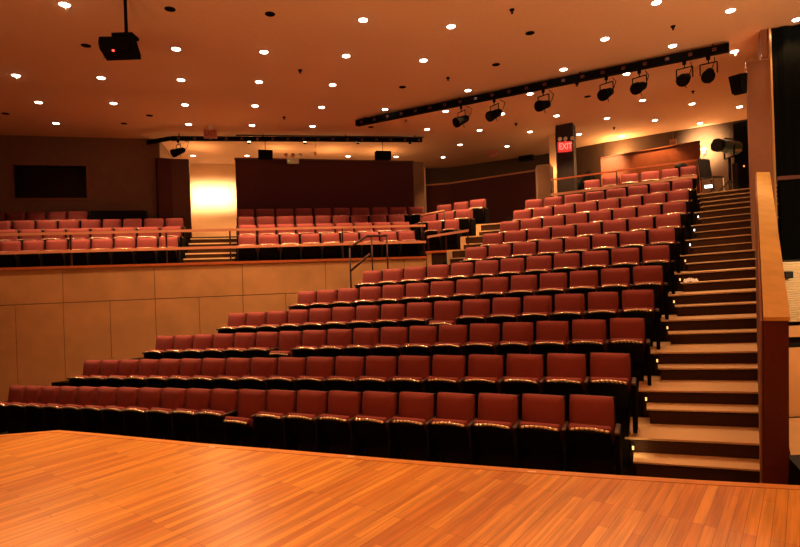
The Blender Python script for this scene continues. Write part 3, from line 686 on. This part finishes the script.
for li, line in enumerate(LIT):
    for k, (u, v) in enumerate(line):
        p = at_height(u, v, CEIL)
        if li == 7: lab = 'lit recessed ceiling downlight farthest from the stage, near the hanging exit sign'
        else: lab = 'lit recessed downlight, %s from left in the %s line of ceiling lights from the stage' % (ORD[k+1], LINE[li])
        t = thing('ceiling_light', lab, 'downlight', (p.x, p.y, CEIL), B_BAL, 'lit ceiling downlights')
        if me_ring is None:
            m = MB(); m.cyl((0, 0, -.012), (0, 0, .004), .089, .093, 24); o = m.build('trim_ring', M_RING, t); me_ring = o.data
            m = MB(); m.ellip((0, 0, -.012), (.074, .074, .017), 20, 8); o = m.build('lens', M_LENS, t); me_lens = o.data
        else:
            for nm, me in (('trim_ring', me_ring), ('lens', me_lens)):
                o = bpy.data.objects.new(nm, me); COL.objects.link(o); o.parent = t
        e = DL_E*(.22, .28, .42, .72, 1.0, 1.05, 1.0, .9)[li]     # lines near the stage set weaker to keep the front seats dark
        lamp('downlight_lamp', 'SPOT', (p.x, p.y, CEIL-.06), e, WARM, .09, None, (p.x, p.y, 0) if li != 5 else p - N*1.25 - Vector((0, 0, CEIL)), 92, .5)
        if (u, v) in ((64.5, 4), (734.5, 51)) or (u, v) == (16, 75):
            m = MB(); m.cyl((.03, 0, -.02), (.03, 0, -.12), .022, .03, 10); m.build('nozzle', M_RING, t)
# the same grid goes on over the stage, out of frame
for e in (-5, -3.35, -1.7, 0, 1.65, 3.3, 4.9):
    for n in (-2.0, -.4, 1.25, 2.9):
        p = EN(e, n); lamp('stage_downlight', 'SPOT', (p.x, p.y, CEIL-.06), STAGE_E, WARM, .09, None, (p.x, p.y, 0), 78, .5)
# unseen spots added behind the viewer to brighten the ceiling
for e in (-5.0, -1.7, 1.7, 5.0):
    p = EN(e, -1.8); lamp('ceiling_fill', 'SPOT', (p.x, p.y, STAGE+.35), 1100, WARM, .7, None, (p.x, p.y+3.0, STAGE+8.0), 112, .5)
# unseen spots added over the first rows to brighten the stage but not the seats
for (u, v), aim in (((64.5, 4), (-3.5, 5.3)), ((220, 30), (-2.4, 5.0)), ((363, 19.5), (-.6, 4.5)), ((512, 30), (.8, 4.0)), ((605, 38.5), (2.0, 3.5)), ((734.5, 51), (3.4, 3.1)), ((16, 75), (-4.8, 5.5))):
    p = at_height(u, v, CEIL); lamp('stage_fill', 'SPOT', (p.x, p.y, CEIL-.09), WASH_E*(2.0 if aim[0] < -2 else 1.0), WARM, .06, None, (aim[0], aim[1], STAGE), 46, .6)
q = at_depth(222, 138, 15.2); q.z = 4.2; lamp('glare_spot', 'SPOT', q, 110, (1, .55, .24), .10, None, at_height(215, 522, STAGE), 9, .6)  # unseen spot added to make the glare on the stage floor
DARK = [(170,9),(86,45.5),(5.5,113.5),(149.5,115.5),(124,123.5),(270,14),(371,127),(530,33),(496,64.5),(402.5,87),(587.5,96.5)]
DARKL = ['unlit black downlight at the picture top, right of the projector pole', 'unlit black downlight just left of the projector', 'unlit black downlight at the far left edge of the ceiling',
 'small black ceiling fitting right above the row before the booth wall', 'small black ceiling fitting left of the last lit lights near the booth', 'unlit black downlight at the picture top, between the projector and center',
 'small black ceiling fitting beside the left end of the long track', 'larger unlit black downlight front of the long lighting track', 'unlit black downlight midway to the long lighting track',
 'unlit black downlight left of center near the long track', 'unlit black downlight behind the long track, above the black column']
me_d = None
for (u, v), lab in zip(DARK, DARKL):
    p = at_height(u, v, CEIL); t = thing('unlit_downlight', lab, 'downlight', (p.x, p.y, CEIL), 0, 'unlit ceiling downlights')
    if me_d is None:
        m = MB(); m.cyl((0, 0, -.008), (0, 0, .004), .082, .087, 24); me_d = m.build('cover', M_HOLE, t).data
    else:
        o = bpy.data.objects.new('cover', me_d); COL.objects.link(o); o.parent = t
SPR = [(300,70,'between the two middle columns of lights'),(284,117,'in front of the balcony lighting track'),(512,9.5,'at the picture top, right of center'),(448,77.5,'left of the fourth line of lights'),
 (516,123.5,'left of the black column'),(577,83.5,'right behind the long lighting track'),(406,120,'near the left part of the long track'),(673,26,'below the topmost right lights'),(693,91,'under the right end of the long track'),
 (614,127.5,'near the glow above the counter wall'),(164,149.5,'above the dark pillar')]
for u, v, where in SPR:
    p = at_height(u, v, CEIL); m = MB(); m.cyl((p.x, p.y, CEIL+.002), (p.x, p.y, CEIL-.03), .045, .03, 12); m.cyl((p.x, p.y, CEIL-.03), (p.x, p.y, CEIL-.07), .012, .02, 8)
    tag(m.build('sprinkler_head', M_HOLE), 'tiny dark ceiling sprinkler ' + where, 'sprinkler', 'ceiling sprinklers')

# ------------------------------------------------------------------ lighting tracks and theatre fixtures
def track(name, label, a, b, h, wd, step, par=0):
    root = thing(name, label, 'lighting track', a)
    d = (b-a); L = d.length; d.normalize(); n = Vector((-d.y, d.x, 0)); R = Matrix((d, n, Vector((0,0,1)))).transposed()
    m = MB(); m.box(d*(L/2), (L, wd, h), R); m.build('channel', M_MATTE, root)
    m = MB(); k = step*.5
    while k < L-.1:
        m.box(d*k - n*(wd/2+.012) + Vector((0, 0, -.01)), (.075, .028, .06), R); k += step
    o = m.build('outlet_boxes', M_OAKDARK, root); o['kind'] = 'stuff'
    for s in (.03, .35, .68, .97):
        m = MB(); m.cyl(d*(L*s)+Vector((0,0,h/2)), d*(L*s)+Vector((0,0,CEIL-a.z)), .015, seg=8); m.build('hanger', M_MATTE, root)
    return root
ta, tb_ = at_height(357, 123.5, 4.22), at_height(729, 47.5, 4.22)
track('long_lighting_track', 'long black lighting track slanting across the ceiling toward the pillar', ta, tb_, .15, .16, .42)
sa, sb = at_height(171, 138.5, 4.2), at_height(422, 140, 4.2)
BTRACK = track('balcony_lighting_track', 'black lighting track running above the balcony seats', sa, sb, .12, .12, .45)
s0 = at_height(148, 142.5, 4.2)
m = MB(); m.tube([sa + Vector((-.05, 0, .0)), s0], .07); o = m.build('end_section', M_MATTE); o.parent = BTRACK; o.location = -BTRACK.location
m = MB(); m.tube([at_height(236, 135.3, 4.27), at_height(424, 137.3, 4.27)], .02, 6); o = m.build('conduit', M_DARKRAIL); o.parent = BTRACK; o.location = -BTRACK.location
def fixture(hang, aim, label, size=1.0):
    t = thing('stage_spotlight', label, 'spotlight', hang, 0, 'theatre spotlights on the tracks')
    aim = Vector(aim).normalized(); side = aim.cross(Vector((0, 0, 1))).normalized(); c = Vector((0, 0, -.36))*size
    m = MB(); m.box((0, 0, -.03), (.06, .06, .09), None, .008, 1); m.cyl((0, 0, -.07), (0, 0, -.14*size), .012, seg=8); m.build('clamp', M_MATTE, t)
    m = MB(); m.tube([c + side*.15*size, c + side*.15*size + Vector((0,0,.22))*size, Vector((0,0,-.14))*size, c - side*.15*size + Vector((0,0,.22))*size, c - side*.15*size], .012, 6); m.build('yoke', M_MATTE, t)
    m = MB(); m.cyl(c - aim*.17*size, c + aim*.12*size, .085*size, .115*size, 16); m.cyl(c - aim*.22*size, c - aim*.17*size, .05*size, .085*size, 16); m.cyl(c+aim*.12*size, c+aim*.20*size, .125*size, .125*size, 16); m.build('can', M_MATTE, t)
    m = MB(); m.cyl(c + aim*.2*size, c + aim*.205*size, .10*size, .10*size, 16); m.build('lens', M_HOLE, t)
    m = MB(); up = side.cross(aim); m.cyl(c - up*.10*size, c - up*.19*size, .008, seg=6); m.build('knob', M_MATTE, t)
    m = MB(); a = c - aim*.22*size; m.tube([a, a + Vector((.07, .03, .08)), a + Vector((.12, .02, .22)), Vector((.14, .02, -.01))], .008, 6); m.build('cable', M_MATTE, t)
def on_track(u):
    lo_, hi_ = 0.0, 1.0
    for _ in range(40):
        s = (lo_+hi_)/2; q = ta + (tb_-ta)*s; x, y, z = q; uu = CX + CR*F*x/y + SR*(-F*z/y)
        if uu < u: lo_ = s
        else: hi_ = s
    return ta + (tb_-ta)*s - Vector((0, 0, .092))
for k, (u, aim) in enumerate([(461,(-.85,-.5,-.45)), (494,(-.8,-.5,-.45)), (543,(-.75,-.6,-.3)), (606,(-.7,-.6,-.4)), (639,(-.7,-.6,-.35)), (684,(-.6,-.7,-.4)), (708,(-.5,-.7,-.5))]):
    fixture(on_track(u), aim, 'black theatre spotlight, %s from left along the long lighting track' % ORD[k+1], 1.0)
fixture(at_height(178, 140, 4.14), (-.6, -.6, -.4), 'black theatre spotlight alone on the balcony track near the pillar', .95)
# bare work lamps just behind the balcony track
for k, u in enumerate((249, 305, 358, 410)):
    q = at_height(u, 143.2, 4.17)
    t = thing('track_uplight', 'warm glowing lamp behind the balcony lighting track, %s from left' % ORD[k+1], 'track light', q, B_BAL, 'glowing lamps behind the balcony track')
    m = MB(); m.cyl((0, 0, -.02), (0, 0, .03), .05, .04, 12); m.build('lamp_base', M_BLACK, t)
    m = MB(); m.ellip((0, 0, .05), (.045, .045, .03), 12, 8); m.build('bulb', M_SCONCE, t)
    lamp('track_bulb', 'POINT', q + Vector((0, 0, .04)), 46 if k != 1 else 30, (1, .5, .16), .04)

# ------------------------------------------------------------------ projector
p = at_depth(124.5, 52, 8.0)
pj = thing('ceiling_projector', 'black projector hanging from a ceiling pole at upper left', 'projector', p, 0)
prof = [(-.19, -.178), (.296, -.178), (.296, -.09), (.237, .163), (-.295, .178), (-.31, .10), (-.295, 0)]
m = MB(); fr = [m.bm.verts.new((x, -.14, z)) for x, z in prof]; bk = [m.bm.verts.new((x*.85-.15, .30, z*.72+.14)) for x, z in prof]
m._f(fr); m._f(list(reversed(bk)))
for k in range(len(prof)): m._f([fr[k], bk[k], bk[(k+1) % 7], fr[(k+1) % 7]])
m.build('body', M_MATTE, pj)
m = MB(); m.cyl((.10, -.14, .02), (.10, -.20, .02), .075, .07, 20); lz = m.build('lens_barrel', M_MATTE, pj)
m = MB(); m.cyl((.10, -.20, .02), (.10, -.202, .02), .055, .055, 20); m.build('lens_glass', M_HOLE, lz)
m = MB()
for k in range(5): m.box((-.16, -.142, -.03-.025*k), (.16, .006, .008))
m.build('vent_slots', M_HOLE, pj)
m = MB(); m.box((.02, 0, .222), (.31, .22, .05), None, .01); m.build('mount_plate', M_MATTE, pj)
m = MB(); m.cyl((.035, 0, .14), (.035, 0, .22), .05, seg=10); m.build('mount_neck', M_MATTE, pj)
m = MB(); m.cyl((.037, 0, .22), (.037, 0, CEIL-p.z), .024, seg=12); m.build('pole', M_MATTE, pj)
q = at_depth(113.2, 50.5, 7.855) - p
m = MB(); m.ellip(q, (.016, .016, .016), 10, 6); m.build('indicator_light', M_LED, pj)

# ------------------------------------------------------------------ speakers, exit signs, emergency lights
def hung_speaker(u0, v0, u1, v1, label):
    a, b = at_n(u0, v0, 17.2), at_n(u1, v1, 17.2); c = (a+b)/2
    t = thing('hanging_speaker', label, 'speaker', c, B_BAL)
    wd, ht = (b-a).dot(E), abs(a.z-b.z)
    m = MB(); m.box((0, .12, 0), (wd, .24, ht), None, .015); m.build('cabinet', M_MATTE, t)
    m = MB(); m.box((0, -.004, 0), (wd*.92, .012, ht*.9), None, .004, 1); m.build('grille', M_HOLE, t)
    m = MB(); m.cyl((0, .14, ht/2-.02), (0, .14, CEIL-c.z), .010, seg=6); m.build('hanger', M_MATTE, t)
hung_speaker(258, 149.5, 273, 158, 'black box speaker hanging above the left part of the maroon partition')
hung_speaker(376, 150.5, 391.5, 159, 'black box speaker hanging above the right part of the maroon partition')
# speaker beside the pillar
p = at_depth(738, 84.5, 10.2)
t = thing('pillar_speaker', 'small black speaker bracketed to the right-hand pillar', 'speaker', p, .5)
m = MB(); hh = .17
m.hexa([Vector(q) for q in ((-.09, -.12, -hh), (.07, -.12, -hh-.02), (.07, .10, -hh), (-.04, .10, -hh+.02), (-.13, -.12, hh-.02), (.11, -.12, hh+.03), (.11, .12, hh), (-.1, .12, hh))]); m.build('cabinet', M_MATTE, t)
m = MB(); m.tube([Vector((.08, .0, -.02)), Vector((.2, .05, -.02))], .025); m.box((.13, .0, .02), (.06, .06, .12)); m.build('bracket', M_MATTE, t)
def exit_sign(pos, rz, wd, ht, face, let, label, stem=None, heads=()):
    t = thing('exit_sign', label, 'exit sign', pos, rz)
    m = MB(); m.box((0, .035, 0), (wd, .07, ht), None, .008, 1); m.build('face', face, t)
    cu = bpy.data.curves.new('lettering', 'FONT'); cu.body = 'EXIT'; cu.align_x = 'CENTER'; cu.align_y = 'CENTER'; cu.size = ht*.86; cu.extrude = .004; cu.space_character = .95
    o = bpy.data.objects.new('lettering_curve', cu); COL.objects.link(o); bpy.context.view_layer.update()
    me = bpy.data.meshes.new_from_object(o.evaluated_get(bpy.context.evaluated_depsgraph_get())); bpy.data.objects.remove(o)
    me.materials.clear(); me.materials.append(let); o = bpy.data.objects.new('lettering', me); COL.objects.link(o); o.parent = t; o.location = (0, -.004, 0); o.rotation_euler = (math.pi/2, 0, 0); o.scale = (.74, 1, 1)
    if stem:
        m = MB(); m.box((0, .035, ht/2 + stem/2), (wd*.3, .05, stem)); m.build('stem', M_RING, t)
    for hx in heads:
        m = MB(); m.cyl((hx, .02, ht/2+.075), (hx, -.05, ht/2+.07), .05, .06, 12); m.cyl((hx, .02, ht/2), (hx, .02, ht/2+.07), .012, seg=6); m.build('lamp_head', M_RING, t)
p = at_n(210.3, 133.7, 15.95)
exit_sign(p, B_BAL, .36, .25, M_DULLEXIT, M_DULLLET, 'dull red exit sign hanging before the balcony track', CEIL-p.z-.125)
p = at_depth(493, 153.5, 19.6)
exit_sign(p, -.35, .34, .22, M_DULLEXIT, M_DULLLET, 'dim exit sign hanging near the back wall, left of the black column', CEIL-p.z-.11)
p = at_depth(565.5, 146.5, 16.25)
exit_sign(p, -.16, .44, .31, M_RED, M_REDL, 'lit red exit sign with three lamp heads on the black column', None, (-.16, 0, .2))
p = at_n(293, 161, NC-.02)
t = thing('emergency_light', 'white emergency light box on top of the maroon partition', 'emergency light', p, B_BAL)
m = MB(); m.box((0, .03, 0), (.38, .12, .18), None, .015); m.build('housing', M_WHITE, t)
for hx in (-.22, 0, .22):
    m = MB(); m.cyl((hx, .0, .19), (hx, -.07, .18), .05, .06, 12); m.cyl((hx*.8, .03, .08), (hx, .0, .18), .012, seg=6); m.build('lamp_head', M_WHITE if hx > .1 else M_TRIM, t)
m = MB(); m.ellip((-.13, -.035, -.0), (.012, .008, .012), 8, 6); m.build('indicator_light', M_GLED, t)
m = MB(); q = at_n(315, 143, 17.3); m.cyl((q.x, q.y, CEIL), (q.x, q.y, 3.85), .008, seg=6); m.box((q.x, q.y, 3.9), (.08, .06, .1)); tag(m.build('ceiling_cable', M_PANEL), 'thin vertical cable dropping from the ceiling before the maroon partition', 'cable')
# paper on the stairs
i = 7; p = at_w(692, 268.5, riser_w(7)-.15)
m = MB(); z = floor_z(7, p.x) - (RZ[7]-RZ[6])/2 + .003
for k in range(4):
    q = TW(p.dot(U) - .11 + k*.055, riser_w(7)-.16 + .015*(k % 2)); zz = z + .02 + .02*math.sin(k*2.1) + (.03 if k == 2 else 0)
    m.box((q.x, q.y, zz), (.065, .16, .004), Matrix.Rotation(-A_ROW, 3, 'Z') @ Matrix.Rotation(.4*(-1)**k, 3, 'Y') @ Matrix.Rotation(.35, 3, 'X'))
tag(m.build('paper_sheet', M_PAPER), 'small bright white sheet of paper lying on the stair aisle', 'paper')
q = at_w(708.5, 186.5, riser_w(12)-.33)
t = thing('step_light', 'brightest white step light on the top steps, under the black canvas chair', 'step light', q, -A_ROW, 'step lights along the stair aisle')
m = MB(); m.box((0, .02, -.01), (.20, .04, .10), None, .01); m.build('housing', M_BLACK, t); m = MB(); m.box((0, -.005, 0), (.17, .02, .07), None, .008); m.build('lens', M_COOL, t)

# ------------------------------------------------------------------ world, camera, view
wd = bpy.data.worlds.new('hall_air'); SC.world = wd; wd.use_nodes = True
wd.node_tree.nodes['Background'].inputs[0].default_value = (.20, .08, .03, 1); wd.node_tree.nodes['Background'].inputs[1].default_value = .15
cam = bpy.data.cameras.new('camera'); cam.sensor_fit = 'HORIZONTAL'; cam.sensor_width = 36; cam.lens = F*36/800
co = bpy.data.objects.new('camera', cam); COL.objects.link(co); co.location = (0, 0, 0)
co.rotation_euler = (Matrix.Rotation(math.pi/2, 3, 'X') @ Matrix.Rotation(-ROLL, 3, 'Z')).to_euler()
SC.camera = co; cam.clip_start = .05
vs = SC.view_settings; vs.view_transform = 'Standard'; vs.look = 'None'; vs.gamma = 1; vs.use_curve_mapping = False; vs.exposure = 0.0
